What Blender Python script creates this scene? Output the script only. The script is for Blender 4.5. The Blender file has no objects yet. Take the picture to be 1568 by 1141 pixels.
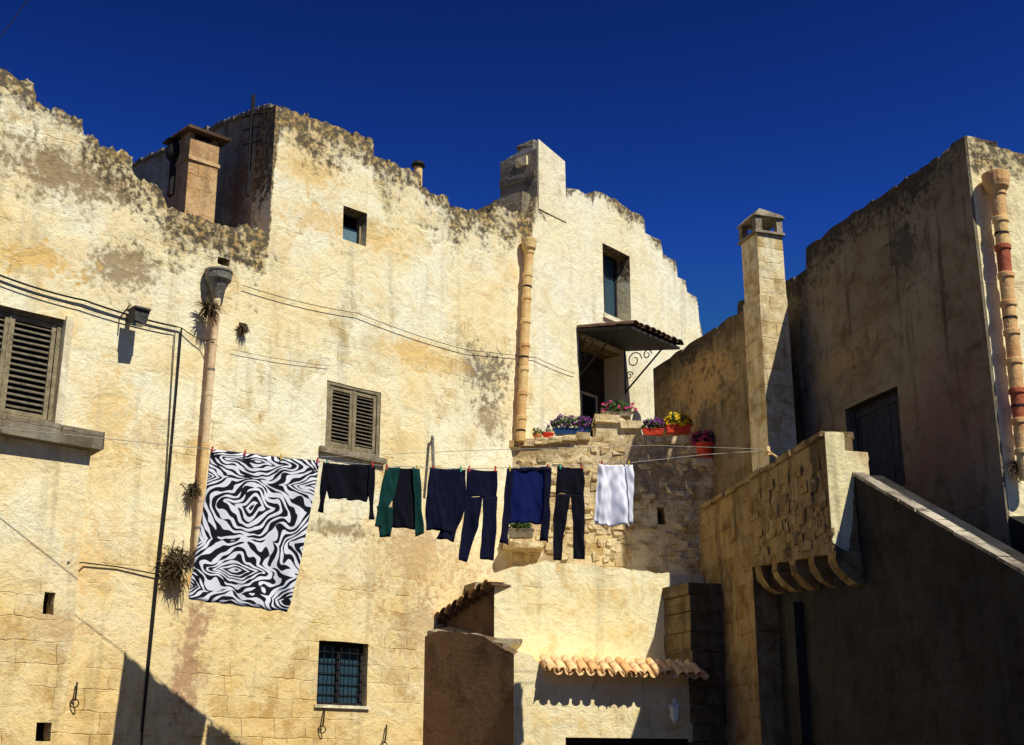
import bpy, bmesh, math, random
from mathutils import Vector, geometry, noise
random.seed(7)
sc=bpy.context.scene
# ---------------------------------------------------------------- camera model (survey of the place)
F=2000.0; CX=784.0; CY=570.5; PIT=math.radians(17); CZ=1.6
cP,sP=math.cos(PIT),math.sin(PIT)
def ray(u,v):
    dx=(u-CX)/F; dz=(CY-v)/F
    return Vector((dx,cP-dz*sP,sP+dz*cP))
def D(u,v,dep):
    r=ray(u,v); r=r*(dep/r.y); return Vector((r.x,r.y,r.z+CZ))
class Pl:
    def __init__(s,pt,d):
        s.d=Vector(d).normalized(); s.n=Vector((s.d.y,-s.d.x)); s.k=s.n.dot(Vector(pt))
    def px(s,u,v,off=0):
        r=ray(u,v); t=(s.k+off)/(s.n.x*r.x+s.n.y*r.y); p=r*t
        return (s.d.x*p.x+s.d.y*p.y,p.z+CZ)
    def pt(s,a,z,off=0):
        q=s.d*a+s.n*(s.k+off); return Vector((q.x,q.y,z))
    def P(s,u,v,off=0):
        a,z=s.px(u,v,off); return s.pt(a,z,off)
    def shift(s,o):
        q=Pl((0,0),s.d); q.k=s.k+o; return q
def dirdeg(a): a=math.radians(a); return (math.sin(a),math.cos(a))
# ---------------------------------------------------------------- materials
class M:
    def __init__(s,name,rough=.9):
        s.m=bpy.data.materials.new(name); s.m.use_nodes=True; s.t=s.m.node_tree
        s.b=s.t.nodes['Principled BSDF']; s.b.inputs['Roughness'].default_value=rough
        s.b.inputs['Specular IOR Level'].default_value=.2
    def n(s,ty,props=None,ins=None):
        nd=s.t.nodes.new(ty)
        for k,v in (props or {}).items(): setattr(nd,k,v)
        for k,v in (ins or {}).items(): s.set(nd.inputs[k],v)
        return nd
    def set(s,inp,v):
        if isinstance(v,bpy.types.NodeSocket): s.t.links.new(v,inp)
        else:
            if inp.type=='RGBA' and len(v)==3: v=(*v,1)
            inp.default_value=v
    def math(s,op,a,b=0.0,clamp=False):
        nd=s.n('ShaderNodeMath',{'operation':op,'use_clamp':clamp}); s.set(nd.inputs[0],a); s.set(nd.inputs[1],b); return nd.outputs[0]
    def mix(s,f,a,b,bl='MIX'):
        nd=s.n('ShaderNodeMix',{'data_type':'RGBA','blend_type':bl}); s.set(nd.inputs[0],f); s.set(nd.inputs[6],a); s.set(nd.inputs[7],b); return nd.outputs[2]
    def noise(s,vec,sc,det=4,ro=.55,dist=0,col=False):
        nd=s.n('ShaderNodeTexNoise',{'noise_dimensions':'2D'},{'Vector':vec,'Scale':sc,'Detail':det,'Roughness':ro,'Distortion':dist}); return nd.outputs[1 if col else 0]
    def noise3(s,vec,sc,det=4,ro=.55):
        nd=s.n('ShaderNodeTexNoise',{},{'Vector':vec,'Scale':sc,'Detail':det,'Roughness':ro}); return nd.outputs[0]
    def mr(s,v,a,b,c,d):
        nd=s.n('ShaderNodeMapRange',{'clamp':True}); s.set(nd.inputs[0],v)
        for i,x in enumerate((a,b,c,d)): s.set(nd.inputs[i+1],x)
        return nd.outputs[0]
    def vscale(s,vec,v3):
        nd=s.n('ShaderNodeVectorMath',{'operation':'MULTIPLY'}); s.set(nd.inputs[0],vec); nd.inputs[1].default_value=v3; return nd.outputs[0]
    def bump(s,h,st=1.0,dist=1.0):
        nd=s.n('ShaderNodeBump',{},{'Strength':st,'Distance':dist,'Height':h}); s.t.links.new(nd.outputs[0],s.b.inputs['Normal'])
    def col(s,c): s.set(s.b.inputs['Base Color'],c)

def stone(name,c1,c2,c3,dark=(.10,.085,.06),brick=.5,bw=.55,bh=.29,top=None,topw=.7,topstr=.95,patches=(),stain=.55,streak=.35,zlow=None,bumps=1.0,crack=.6,brthr=.55,base_c=None,zbr=None,ghost=.0):
    m=M(name,.93); uv=m.n('ShaderNodeUVMap').outputs[0]
    sep=m.n('ShaderNodeSeparateXYZ',{},{0:uv}); S,Z=sep.outputs[0],sep.outputs[1]
    nw=m.noise(uv,2.2,3,.6,0,True)
    off=m.n('ShaderNodeVectorMath',{'operation':'SUBTRACT'},{0:nw,1:(.5,.5,.5)}).outputs[0]
    warp=m.n('ShaderNodeVectorMath',{'operation':'ADD'},{0:uv,1:m.vscale(off,(.13,.11,0))}).outputs[0]
    n1=m.noise(uv,.6,6,.62); n2=m.noise(uv,1.9,6,.68,.3); n3=m.noise(uv,9,5,.68); n4=m.noise(uv,45,3,.6); n0=m.noise(uv,.95,6,.7,.6)
    base=m.mix(m.mr(n1,.38,.62,0,1),c1,c2)
    if zlow:
        zc,z0,z1,st=zlow
        base=m.mix(m.math('MULTIPLY',m.mr(m.math('ADD',Z,m.math('MULTIPLY',n0,4.0)),z0+2,z1+2,1,0),st),base,zc)  # ochre lower wall, with some vignette darkening put into the colour
    base=m.mix(m.math('MULTIPLY',m.mr(n2,.50,.68,0,1),stain),base,c3)
    base=m.mix(m.math('MULTIPLY',m.mr(n0,.60,.72,0,1),stain*.8),base,tuple(x*.6 for x in c3))
    bn=m.noise(uv,.7,6,.62,.3)
    if zbr: bn=m.math('ADD',bn,m.mr(Z,zbr[0],zbr[1],zbr[2],0))
    bm=m.mr(bn,brthr-.04,brthr+.05,0,1); edge=m.mr(m.math('ABSOLUTE',m.math('SUBTRACT',bn,brthr)),.0,.010,.12,0)
    bt=m.n('ShaderNodeTexBrick',{'offset':.45,'squash':.8,'squash_frequency':3},{'Vector':warp,'Color1':(1,1,1,1),'Color2':(.62,.52,.38,1),'Mortar':(.56,.46,.32,1),'Scale':1,'Mortar Size':.010,'Mortar Smooth':.9,'Bias':-.05,'Brick Width':bw,'Row Height':bh})
    # joints vanish where they are filled or worn
    jf=m.mr(m.noise(uv,3.1,4,.65),.40,.60,.25,1)
    bb=m.math('MULTIPLY',m.math('MULTIPLY',m.mr(bm,0,1,ghost,1),brick),jf)
    base=m.mix(bb,base,m.mix(1.0,base,m.mix(1.0,bt.outputs[0],(.96,.89,.74),'MULTIPLY'),'MULTIPLY'))
    base=m.mix(m.math('MULTIPLY',edge,brick),base,tuple(x*.5 for x in c3))
    base=m.mix(m.mr(n3,.56,.76,0,.36),base,tuple(x*.5 for x in c3))
    base=m.mix(m.mr(n4,.30,.40,.35,0),base,tuple(x*.4 for x in c3))
    sn=m.noise(m.vscale(uv,(3.2,.28,1)),1.0,4,.6)
    base=m.mix(m.mr(sn,.56,.74,0,streak),base,dark)
    hh=m.math('ADD',m.math('MULTIPLY',n2,.055),m.math('ADD',m.math('MULTIPLY',n3,.015),m.math('MULTIPLY',n4,.004)))
    for (ps,pz,rs,rz,pc,pst) in patches:
        a=m.math('DIVIDE',m.math('SUBTRACT',S,ps),rs); b=m.math('DIVIDE',m.math('SUBTRACT',Z,pz),rz)
        dd=m.math('SQRT',m.math('ADD',m.math('MULTIPLY',a,a),m.math('MULTIPLY',b,b)))
        dd=m.math('ADD',dd,m.math('MULTIPLY',m.math('SUBTRACT',n2,.5),3.0)); dd=m.math('ADD',dd,m.math('MULTIPLY',m.math('SUBTRACT',n3,.5),3.0))
        base=m.mix(m.mr(dd,.35,1.1,pst,0),base,pc)
    if top:
        smin=top[0][0]; smax=top[-1][0]; zm=16.0
        fc=m.n('ShaderNodeFloatCurve'); cv=fc.mapping.curves[0]
        pts=[((a-smin)/(smax-smin),z/zm) for a,z in top]
        q=[pts[0]]
        for p in pts[1:]:
            if p[0]>q[-1][0]+.002: q.append(p)
        cv.points[0].location=q[0]; cv.points[1].location=(1,q[-1][1])
        for p in q[1:-1]: cv.points.new(*p)
        for p in cv.points: p.handle_type='VECTOR'
        fc.mapping.update()
        m.set(fc.inputs['Value'],m.mr(S,smin,smax,0,1))
        dz=m.math('SUBTRACT',m.math('MULTIPLY',fc.outputs[0],zm),Z)
        dz=m.math('ADD',dz,m.math('MULTIPLY',m.math('SUBTRACT',n2,.5),topw*3.2))
        dz=m.math('ADD',dz,m.math('MULTIPLY',m.math('SUBTRACT',n3,.5),topw*2.4))
        dz=m.math('ADD',dz,m.math('MULTIPLY',m.math('SUBTRACT',n1,.5),topw*3.0))
        f=m.mr(dz,topw*.15,topw*1.0,topstr,0)
        base=m.mix(f,base,m.mix(m.mr(n3,.46,.62,0,1),dark,tuple(x*.6 for x in c3)))
    m.col(base)
    hh=m.math('SUBTRACT',hh,m.math('MULTIPLY',m.math('MULTIPLY',bt.outputs[1],bb),.020))
    hh=m.math('SUBTRACT',hh,m.math('MULTIPLY',bm,.010*brick))
    m.bump(hh,.75*bumps)
    return m.m
def simple(name,c,rough=.8,var=.3,scale=6,metal=0,bump=.004,c2=None):
    m=M(name,rough); tc=m.n('ShaderNodeTexCoord').outputs['Object']
    n=m.noise3(tc,scale,4,.65); c2=c2 or tuple(x*(1-var) for x in c)
    m.col(m.mix(m.mr(n,.35,.65,0,1),c,c2)); m.b.inputs['Metallic'].default_value=metal
    if bump: m.bump(m.math('MULTIPLY',m.noise3(tc,scale*3,3,.6),bump*4),1)
    return m.m
# ---------------------------------------------------------------- geometry builder
def empty(name,loc=(0,0,0)):
    e=bpy.data.objects.new(name,None); sc.collection.objects.link(e); e.location=loc; e.empty_display_size=.3; return e
def finish(name,verts,faces,mats,parent=None,mi=None,smooth=False,uvs=None,recalc=True):
    me=bpy.data.meshes.new(name); me.from_pydata([tuple(v) for v in verts],[],faces)
    if mi:
        for p,i in zip(me.polygons,mi): p.material_index=i
    for mm in mats: me.materials.append(mm)
    if recalc:
        bm=bmesh.new(); bm.from_mesh(me); bmesh.ops.recalc_face_normals(bm,faces=bm.faces); bm.to_mesh(me); bm.free()
    ul=me.uv_layers.new(name='UVMap')
    for p in me.polygons:
        n=p.normal
        if uvs is None:
            flat=abs(n.z)>.75
            if not flat:
                t=Vector((-n.y,n.x)).normalized()
        for li in p.loop_indices:
            vi=me.loops[li].vertex_index; co=me.vertices[vi].co
            if uvs is not None: ul.data[li].uv=uvs[vi]
            elif flat: ul.data[li].uv=(co.x,co.y)
            else: ul.data[li].uv=(t.x*co.x+t.y*co.y,co.z)
        p.use_smooth=smooth
    o=bpy.data.objects.new(name,me); sc.collection.objects.link(o)
    if parent: o.parent=parent
    return o
class B:
    def __init__(s): s.v=[];s.f=[];s.m=[]
    def add(s,vs,fs,m=0):
        k=len(s.v); s.v+=[Vector(v) for v in vs]
        for f in fs: s.f.append([i+k for i in f]); s.m.append(m)
    def hexa(s,a,b,m=0):
        s.add(list(a)+list(b),[(0,1,2,3),(7,6,5,4),(0,4,5,1),(1,5,6,2),(2,6,7,3),(3,7,4,0)],m)
    def box(s,pl,s0,s1,z0,z1,o0,o1,m=0,jit=0):
        j=lambda: random.uniform(-jit,jit)
        f=lambda a,z,o: pl.pt(a+j(),z+j(),o+j())
        s.hexa([f(s0,z0,o0),f(s1,z0,o0),f(s1,z0,o1),f(s0,z0,o1)],[f(s0,z1,o0),f(s1,z1,o0),f(s1,z1,o1),f(s0,z1,o1)],m)
    def lathe(s,c,prof,n=18,m=0,ax=None):
        c=Vector(c); ax=ax or Vector((0,0,1)); ax=ax.normalized(); a=ax.cross(Vector((0,1,0))).normalized(); b=ax.cross(a); k=len(s.v)
        for r,h in prof:
            for j in range(n):
                q=2*math.pi*j/n; s.v.append(c+ax*h+(a*math.cos(q)+b*math.sin(q))*r)
        for i in range(len(prof)-1):
            for j in range(n):
                s.f.append([k+i*n+j,k+i*n+(j+1)%n,k+(i+1)*n+(j+1)%n,k+(i+1)*n+j]); s.m.append(m)
        s.f.append([k+j for j in range(n)][::-1]); s.m.append(m); e=k+(len(prof)-1)*n; s.f.append([e+j for j in range(n)]); s.m.append(m)
    def tube(s,pts,r,n=8,m=0,cap=True):
        pts=[Vector(p) for p in pts]; rs=r if isinstance(r,(list,tuple)) else [r]*len(pts)
        k=len(s.v)
        for i,p in enumerate(pts):
            t=(pts[min(i+1,len(pts)-1)]-pts[max(i-1,0)])
            if t.length<1e-6: t=Vector((0,0,-1))
            t.normalize()
            a=t.cross(Vector((0,1,0.01))); a=a.normalized() if a.length>.1 else t.cross(Vector((1,0,0))).normalized(); b=t.cross(a)
            for j in range(n):
                q=2*math.pi*j/n; s.v.append(p+(a*math.cos(q)+b*math.sin(q))*rs[i])
        for i in range(len(pts)-1):
            for j in range(n):
                s.f.append([k+i*n+j,k+i*n+(j+1)%n,k+(i+1)*n+(j+1)%n,k+(i+1)*n+j]); s.m.append(m)
        if cap:
            s.f.append([k+j for j in range(n)]); s.m.append(m); e=k+(len(pts)-1)*n
            s.f.append([e+j for j in range(n)][::-1]); s.m.append(m)
    def tile(s,a,b,r0,r1,up,side,m=0,n=6,th=.015):
        vs=[]
        for p,r in ((a,r0),(b,r1)):
            for rr in (r,r-th):
                for j in range(n+1):
                    q=math.pi*j/n; vs.append(p+side*math.cos(q)*rr+up*math.sin(q)*rr*.8)
        w=n+1; fs=[]
        for j in range(n):
            fs.append((j,j+1,2*w+j+1,2*w+j)); fs.append((w+j+1,w+j,3*w+j,3*w+j+1)); fs.append((2*w+j,2*w+j+1,3*w+j+1,3*w+j)); fs.append((j+1,j,w+j,w+j+1))
        fs.append((0,w,3*w,2*w)); fs.append((n,2*w+n,3*w+n,w+n))
        s.add(vs,fs,m)
    def obj(s,name,mats,parent=None,smooth=False): return finish(name,s.v,s.f,mats,parent,s.m,smooth)
def jag(pts,step=14,amp=3.0,blk=True):
    out=[]
    for i in range(len(pts)-1):
        a,b=pts[i],pts[i+1]; L=math.hypot(b[0]-a[0],b[1]-a[1]); n=max(1,int(L/step)); out.append(a)
        vert=abs(b[1]-a[1])>abs(b[0]-a[0])*2
        for k in range(1,n):
            t=(k+random.uniform(-.3,.3))/n; x=a[0]+(b[0]-a[0])*t; y=a[1]+(b[1]-a[1])*t
            if vert: out.append((x+random.uniform(-amp,amp)*.6,y))
            else:
                y+=random.uniform(-amp,amp)
                if blk and random.random()<.4:
                    h=random.uniform(-amp,amp)*.9; out.append((x-1,y)); out.append((x+.6,y+h))
                elif blk and random.random()<.25: out+= [(x-2,y),(x-1.5,y+amp*1.3),(x+1.5,y+amp*1.1),(x+2.2,y-amp*.3)]
                else: out.append((x,y))
    out.append(pts[-1]); return out
def mono(pts):
    q=[pts[0]]
    for p in pts[1:]:
        q.append((max(p[0],q[-1][0]+.004),p[1]))
    return q
def wall(name,pl,outline,holes,thick,mat,parent,off=0,zoff=0):
    loops=[list(outline)]+[list(h) for h in holes]
    tris=geometry.tessellate_polygon([[Vector((a,z,0)) for a,z in l] for l in loops])
    flat=[p for l in loops for p in l]; n=len(flat)
    vs=[pl.pt(a,z,off) for a,z in flat]+[pl.pt(a,z,off-thick) for a,z in flat]
    fs=[list(t) for t in tris]+[[i+n for i in t][::-1] for t in tris]
    k=0
    for l in loops:
        L=len(l)
        for i in range(L):
            j=(i+1)%L; fs.append([k+i,k+j,n+k+j,n+k+i])
        k+=L
    return finish(name,vs,fs,[mat],parent)
def hr(pl,q):
    p=[pl.px(*x) for x in q]
    return ((p[0][0]+p[3][0])/2,(p[1][0]+p[2][0])/2,(p[2][1]+p[3][1])/2,(p[0][1]+p[1][1])/2)
def rect(r):
    a,b,c,d=r; j=lambda: random.uniform(-.012,.012)
    return [(a+j(),c),((a+b)/2,c+j()),(b+j(),c),(b+j(),(c+d)/2),(b+j(),d),((a+b)/2,d+j()),(a+j(),d),(a+j(),(c+d)/2)]
# ---------------------------------------------------------------- planes
PA=Pl((-2.57,22.0),dirdeg(47))
cA=PA.px(815,340)[0]; cAB=PA.pt(cA,0)
PB=Pl((cAB.x,cAB.y),dirdeg(40)); sB0=PB.px(815,340)[0]
PT=Pl((D(780,690,24.4).x,24.4),dirdeg(86))
PR0=Pl((4.10,24.0),(.32,-.95)); PR=Pl((4.30,25.3),(.32,-.95))
sRc=PR.px(1482,260)[0]; q=PR.pt(sRc,0); PF=Pl((q.x,q.y),(.95,.32))
PP1=Pl((4.37,19.0),(.168,-.986)); PP2=PP1.shift(-.4)
sPc=PP1.px(1265,700)[0]; q=PP1.pt(sPc,0); PQ=Pl((q.x,q.y),(.986,.168))
C2=D(757,900,22.3); C1=D(787,1010,21.6)
PL2=Pl((C2.x,C2.y),dirdeg(66)); PL1=Pl((C1.x,C1.y),dirdeg(66))
qa=PA.P(650,1000); PS1=Pl((C1.x,C1.y),(C1.x-qa.x,C1.y-qa.y)); PS2=Pl((C2.x,C2.y),(.68,-.73))
sTw=PA.px(417,260)[0]; q=PA.pt(sTw,0); PTW=Pl((q.x,q.y),(.68,-.73))
PC=Pl((-9.06,16.0),(12.9,4.6))
# ---------------------------------------------------------------- colours
CR1=(.96,.80,.45); CR2=(.97,.91,.65); OC=(.78,.50,.16); DK=(.085,.067,.043)
topA_px=[(-120,60),(0,105),(52,128),(54,155),(126,182),(128,205),(165,226),(203,240),(206,268),(240,283),(256,318),(300,333),(345,345),(372,344),(411,356)]
topA2_px=[(423,160),(570,212),(570,238),(642,263),(645,288),(686,301),(690,318),(750,330),(758,309),(776,320),(815,334)]
tA1=jag(topA_px,8,5.0); tA2=jag(topA2_px,8,3.6)
tA1s=[PA.px(*p) for p in tA1[:-1]]+[(sTw,PA.px(411,356)[1])]
tA2s=[PA.px(*p) for p in tA2]; tA2s[0]=(sTw,tA2s[0][1]); tA2s[-1]=(cA,tA2s[-1][1])
tA2s=mono(tA2s)
topA=mono(tA1s)+tA2s
def pat(pl,u,v,ru,rv,c,st):
    a,z=pl.px(u,v); a2=pl.px(u+ru,v)[0]; z2=pl.px(u,v-rv)[1]; return (a,z,abs(a2-a),abs(z2-z),c,st)
DK2=(.30,.20,.09)
patA=[pat(PA,185,415,65,45,DK2,.85),pat(PA,745,575,32,42,(.17,.13,.085),.9),pat(PA,748,640,26,30,DK2,.8),pat(PA,60,395,80,30,OC,.9),pat(PA,530,350,110,25,OC,.7),
      pat(PA,110,265,160,46,DK2,.9),pat(PA,640,545,60,22,OC,.8),pat(PA,75,960,70,30,(.6,.36,.13),.6),pat(PA,290,1010,26,110,(.45,.25,.13),.85),
      pat(PA,640,850,90,60,(.60,.39,.17),.8),pat(PA,520,810,60,14,DK2,.8),pat(PA,470,260,60,30,OC,.7),pat(PA,160,640,40,90,OC,.6),pat(PA,330,368,80,18,(.2,.15,.08),.9),pat(PA,130,870,50,60,OC,.6),pat(PA,640,960,50,60,(.5,.3,.12),.6)]
matA=stone('plaster_over_tufa_mat',CR1,CR2,OC,DK,brick=.9,bw=.58,bh=.30,top=topA,topw=.78,patches=patA,zlow=((.88,.62,.25),1.5,6.0,.9),stain=.42,brthr=.60,zbr=(1.5,6.0,.16),ghost=.06,streak=.25)
topB_px=[(815,334),(822,300),(866,300),(868,288),(885,290),(908,304),(912,292),(935,303),(960,318),(985,333),(988,357),(1012,368),(1015,388),(1034,399),(1037,424),(1050,430),(1052,447),(1067,456),(1070,480),(1076,518)]
tB=jag(topB_px,9,2.4); tBs=[PB.px(*p) for p in tB]; tBs[0]=(sB0,tBs[0][1]); tBs=mono(tBs)
matB=stone('plaster_pale_mat',(.96,.85,.54),(.97,.91,.68),(.80,.57,.26),DK,brick=.6,top=tBs,topw=.32,patches=[pat(PB,960,600,40,50,(.6,.48,.3),.4)],stain=.33,brthr=.66,streak=.25)
matCp=stone('chimney_plaster_mat',(.92,.81,.52),(.95,.86,.62),(.5,.36,.18),DK,brick=.3,stain=.5,streak=.4)
matGrey=stone('grey_weathered_stone_mat',(.28,.25,.19),(.38,.33,.24),(.16,.13,.09),(.05,.045,.035),brick=.8,bw=.5,bh=.27,stain=.7,brthr=.4)
matT=stone('rubble_masonry_mat',(.84,.67,.38),(.93,.79,.50),(.42,.27,.12),DK,brick=1,bw=.43,bh=.22,stain=.75,brthr=.45,patches=[pat(PT,1000,720,90,55,(.32,.23,.13),.9),pat(PT,830,690,60,18,DK2,.8),pat(PT,740,860,80,60,(.4,.27,.13),.7)])
matL=stone('lime_plaster_mat',(.96,.84,.50),(.97,.89,.60),(.82,.53,.16),DK,brick=.6,stain=.6,brthr=.62,zlow=((.92,.71,.35),2,5,.5),streak=.25,ghost=.06)
tR0=jag([(1000,565),(1015,555),(1075,515),(1138,475)],12,2.5); tR0s=mono([PR0.px(*p) for p in tR0])
tR=jag([(1120,560),(1130,462),(1150,455),(1204,430),(1234,412),(1234,380),(1300,331),(1360,292),(1420,252),(1478,207)],12,2.5); tRs=[PR.px(*p) for p in tR]; tRs[-1]=(sRc,tRs[-1][1]); tRs=mono(tRs)
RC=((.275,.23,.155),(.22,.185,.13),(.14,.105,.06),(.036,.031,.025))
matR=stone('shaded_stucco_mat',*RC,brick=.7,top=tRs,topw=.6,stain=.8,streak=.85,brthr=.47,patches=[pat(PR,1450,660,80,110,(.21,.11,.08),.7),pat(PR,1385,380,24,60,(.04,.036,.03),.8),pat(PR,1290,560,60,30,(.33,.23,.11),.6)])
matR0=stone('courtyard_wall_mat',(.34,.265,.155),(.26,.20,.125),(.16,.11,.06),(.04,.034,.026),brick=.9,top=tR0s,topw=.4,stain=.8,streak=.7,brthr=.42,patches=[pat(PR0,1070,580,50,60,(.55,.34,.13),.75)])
matF=stone('facade_plaster_mat',(.95,.80,.43),(.96,.87,.55),(.55,.35,.13),DK,brick=.5,stain=.5,top=[PF.px(1482,212),PF.px(1530,224),PF.px(1700,262)],topw=.5)
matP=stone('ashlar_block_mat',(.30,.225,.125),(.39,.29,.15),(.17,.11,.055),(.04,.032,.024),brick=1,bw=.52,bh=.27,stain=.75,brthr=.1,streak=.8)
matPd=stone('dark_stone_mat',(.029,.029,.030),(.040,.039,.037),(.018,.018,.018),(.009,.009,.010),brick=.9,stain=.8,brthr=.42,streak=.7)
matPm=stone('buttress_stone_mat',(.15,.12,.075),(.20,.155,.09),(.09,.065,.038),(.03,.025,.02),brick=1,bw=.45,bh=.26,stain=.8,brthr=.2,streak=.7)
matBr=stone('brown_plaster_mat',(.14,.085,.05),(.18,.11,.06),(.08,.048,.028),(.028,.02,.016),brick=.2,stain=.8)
matCh=stone('chimney_render_mat',(.58,.35,.16),(.66,.45,.23),(.3,.16,.08),(.08,.05,.035),brick=.8,bw=.5,bh=.26,brthr=.5,stain=.7)
wood=simple('weathered_wood_mat',(.36,.29,.17),.85,.5,9)
woodd=simple('dark_wood_mat',(.04,.035,.035),.8,.4,9)
iron=simple('iron_mat',(.03,.025,.022),.6,.4,20,.3)
terra=simple('terracotta_mat',(.68,.34,.13),.85,.35,4,c2=(.80,.52,.22)); terra_red=simple('terracotta_red_mat',(.50,.13,.06),.8,.3,5)
terra_pale=simple('terracotta_pale_mat',(.86,.62,.28),.85,.3,3,c2=(.74,.44,.16)); pink=simple('painted_pipe_mat',(.70,.43,.24),.7,.2,3,c2=(.86,.70,.42))
zinc=simple('zinc_mat',(.26,.24,.20),.6,.5,8)
tilem=simple('roof_tile_mat',(.66,.36,.15),.9,.5,7,c2=(.90,.66,.34)); tiled=simple('old_roof_tile_mat',(.17,.10,.065),.9,.5,5)
glass=M('window_glass_mat',.08); glass.col((.03,.07,.10)); glass.b.inputs['Specular IOR Level'].default_value=.8; glass=glass.m
curt=simple('blue_curtain_mat',(.13,.23,.27),.8,.2,3)
black=simple('dark_interior_mat',(.012,.012,.014),.9,.2,3,bump=0)
# ================================================================ GROUND
gm=M('paving_mat',.9); gt=gm.n('ShaderNodeTexCoord').outputs['Object']
gb=gm.n('ShaderNodeTexBrick',{},{'Vector':gt,'Color1':(.09,.078,.06,1),'Color2':(.065,.056,.045,1),'Mortar':(.035,.03,.022,1),'Scale':1,'Mortar Size':.015,'Brick Width':.6,'Row Height':.35})
gm.col(gm.mix(gm.mr(gm.noise(gt,1.3,6),.4,.7,0,.6),gb.outputs[0],(.055,.048,.036))); gm.bump(gm.math('MULTIPLY',gb.outputs[1],-.02))
finish('ground',[(-600,-600,0),(600,-600,0),(600,900,0),(-600,900,0)],[(0,1,2,3)],[gm.m])
# ================================================================ MAIN STONE HOUSE
H=empty('stone_house')
w1=hr(PA,[(527,315),(563,327),(560,375),(524,368)])
w2=hr(PA,[(-62,452),(103,490),(78,648),(-80,622)])
w3=hr(PA,[(503,581),(585,603),(578,700),(496,686)])
w4=hr(PA,[(487,979),(565,988),(561,1083),(485,1077)])
v1=hr(PA,[(333,393),(353,398),(352,408),(332,404)])
v3=hr(PA,[(366,494),(380,497),(379,510),(365,507)])
sL=tA1s[0][0]
wall('front_wall',PA,[(sL,-.2)]+topA+[(cA,-.2)],[rect(x) for x in (w1,w2,w3,w4,v1,v3)],.6,matA,H)
wb1=hr(PB,[(924,371),(967,396),(964,492),(924,486)])
wb2=hr(PB,[(887,512),(957,550),(953,680),(889,668)])  # wider than the door, so its dark back covers the canopy's shade
sB1=tBs[-1][0]
wall('terrace_wall',PB,[(sB0+.002,-.2)]+tBs+[(sB1,-.2)],[rect(wb1),rect(wb2)],.6,matB,H)
b=B(); b.box(PA,sL,sTw,0,7.4,-6,-.62); b.box(PA,sTw+.05,cA-.3,0,PA.px(815,345)[1]-.2,-7,-.62); b.box(PB,sB0+1,sB1-.4,0,PB.px(1060,480)[1]-.5,-6,-.62)
b.obj('building_mass',[matGrey],H)
zt=tA2s[0][1]
to=[PTW.px(422,161),PTW.px(400,168),PTW.px(340,190),PTW.px(205,252),PTW.px(120,290)]
e=PTW.px(417,260)[0]-.012; to[0]=(e,zt-.03)
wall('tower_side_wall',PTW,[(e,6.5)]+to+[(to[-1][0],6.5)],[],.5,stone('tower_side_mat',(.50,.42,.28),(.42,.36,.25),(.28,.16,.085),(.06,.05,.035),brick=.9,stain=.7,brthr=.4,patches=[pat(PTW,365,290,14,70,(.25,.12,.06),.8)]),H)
b=B()
for i in range(len(to)-1):
    a,c=to[i],to[i+1]; n=8
    for k in range(n):
        x0=a[0]+(c[0]-a[0])*k/n; x1=a[0]+(c[0]-a[0])*(k+.94)/n; z0=a[1]+(c[1]-a[1])*k/n
        if i==0 and k<2: continue
        b.box(PTW,x1,x0,z0-.02,z0+.04+random.uniform(0,.02),-.5,.06,0,.008)
b.obj('roof_verge_tiles',[simple('verge_mat',(.3,.26,.2),.9,.4)],H)
def frame(b,pl,r,o,w=.05,d=.05,m=0,mull=True,bars=0):
    a,c,z0,z1=r
    b.box(pl,a,a+w,z0,z1,o-d,o,m); b.box(pl,c-w,c,z0,z1,o-d,o,m); b.box(pl,a+w,c-w,z0,z0+w,o-d,o,m); b.box(pl,a+w,c-w,z1-w,z1,o-d,o,m)
    if mull: x=(a+c)/2; b.box(pl,x-w*.5,x+w*.5,z0+w,z1-w,o-d,o,m)
b=B(); frame(b,PA,w1,-.16,.045,.05,0,False); b.box(PA,w1[0],w1[1],w1[2],w1[2]+(w1[3]-w1[2])*.58,-.30,-.24,1); b.box(PA,w1[0],w1[1],w1[2]+(w1[3]-w1[2])*.58,w1[3],-.36,-.32,2)
b.obj('small_window',[wood,curt,black],H)
def shutters(name,pl,r,o=-.06,nsl=15):
    b=B(); a,c,z0,z1=r; mid=(a+c)/2
    frame(b,pl,r,o+.02,.06,.12,0,False)
    for (x0,x1) in ((a+.07,mid-.008),(mid+.008,c-.07)):
        w=.065; y0,y1=z0+.07,z1-.07
        b.box(pl,x0,x0+w,y0,y1,o-.04,o+.005); b.box(pl,x1-w,x1,y0,y1,o-.04,o+.005)
        for zz in (y0,y1-w): b.box(pl,x0+w,x1-w,zz,zz+w,o-.04,o)
        n=nsl; h=(y1-y0-2*w)/n
        for k in range(n):
            zc=y0+w+h*(k+.5); j=random.uniform(-.006,.006)
            A=[pl.pt(x0+w,zc+h*.30,o-.045),pl.pt(x1-w,zc+h*.30+j,o-.045),pl.pt(x1-w,zc-h*.14+j,o-.006),pl.pt(x0+w,zc-h*.14,o-.006)]
            b.hexa(A,[p+Vector((0,0,.010)) for p in A],2)
    b.box(pl,mid-.012,mid+.012,z0+.07,z1-.07,o-.01,o+.02)
    b.box(pl,a,c,z0,z1,-.34,-.30,1)
    return b.obj(name,[wood,black,simple('louvre_wood_mat',(.19,.155,.10),.85,.5,9)],H)
shutters('window_shutters',PA,w3,-.03,14); shutters('window_shutters_wide',PA,w2,-.10,15)
b=B(); a,c,z0,z1=w3
b.box(PA,a-.12,c+.10,z0-.10,z0-.003,-.1,.08,0,.008)
a,c,z0,z1=w2
b.box(PA,c+.003,c+.12,z0-.05,z1+.06,-.02,.05,1,.01)
b.obj('window_surrounds',[matGrey,matCp],H)
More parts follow.
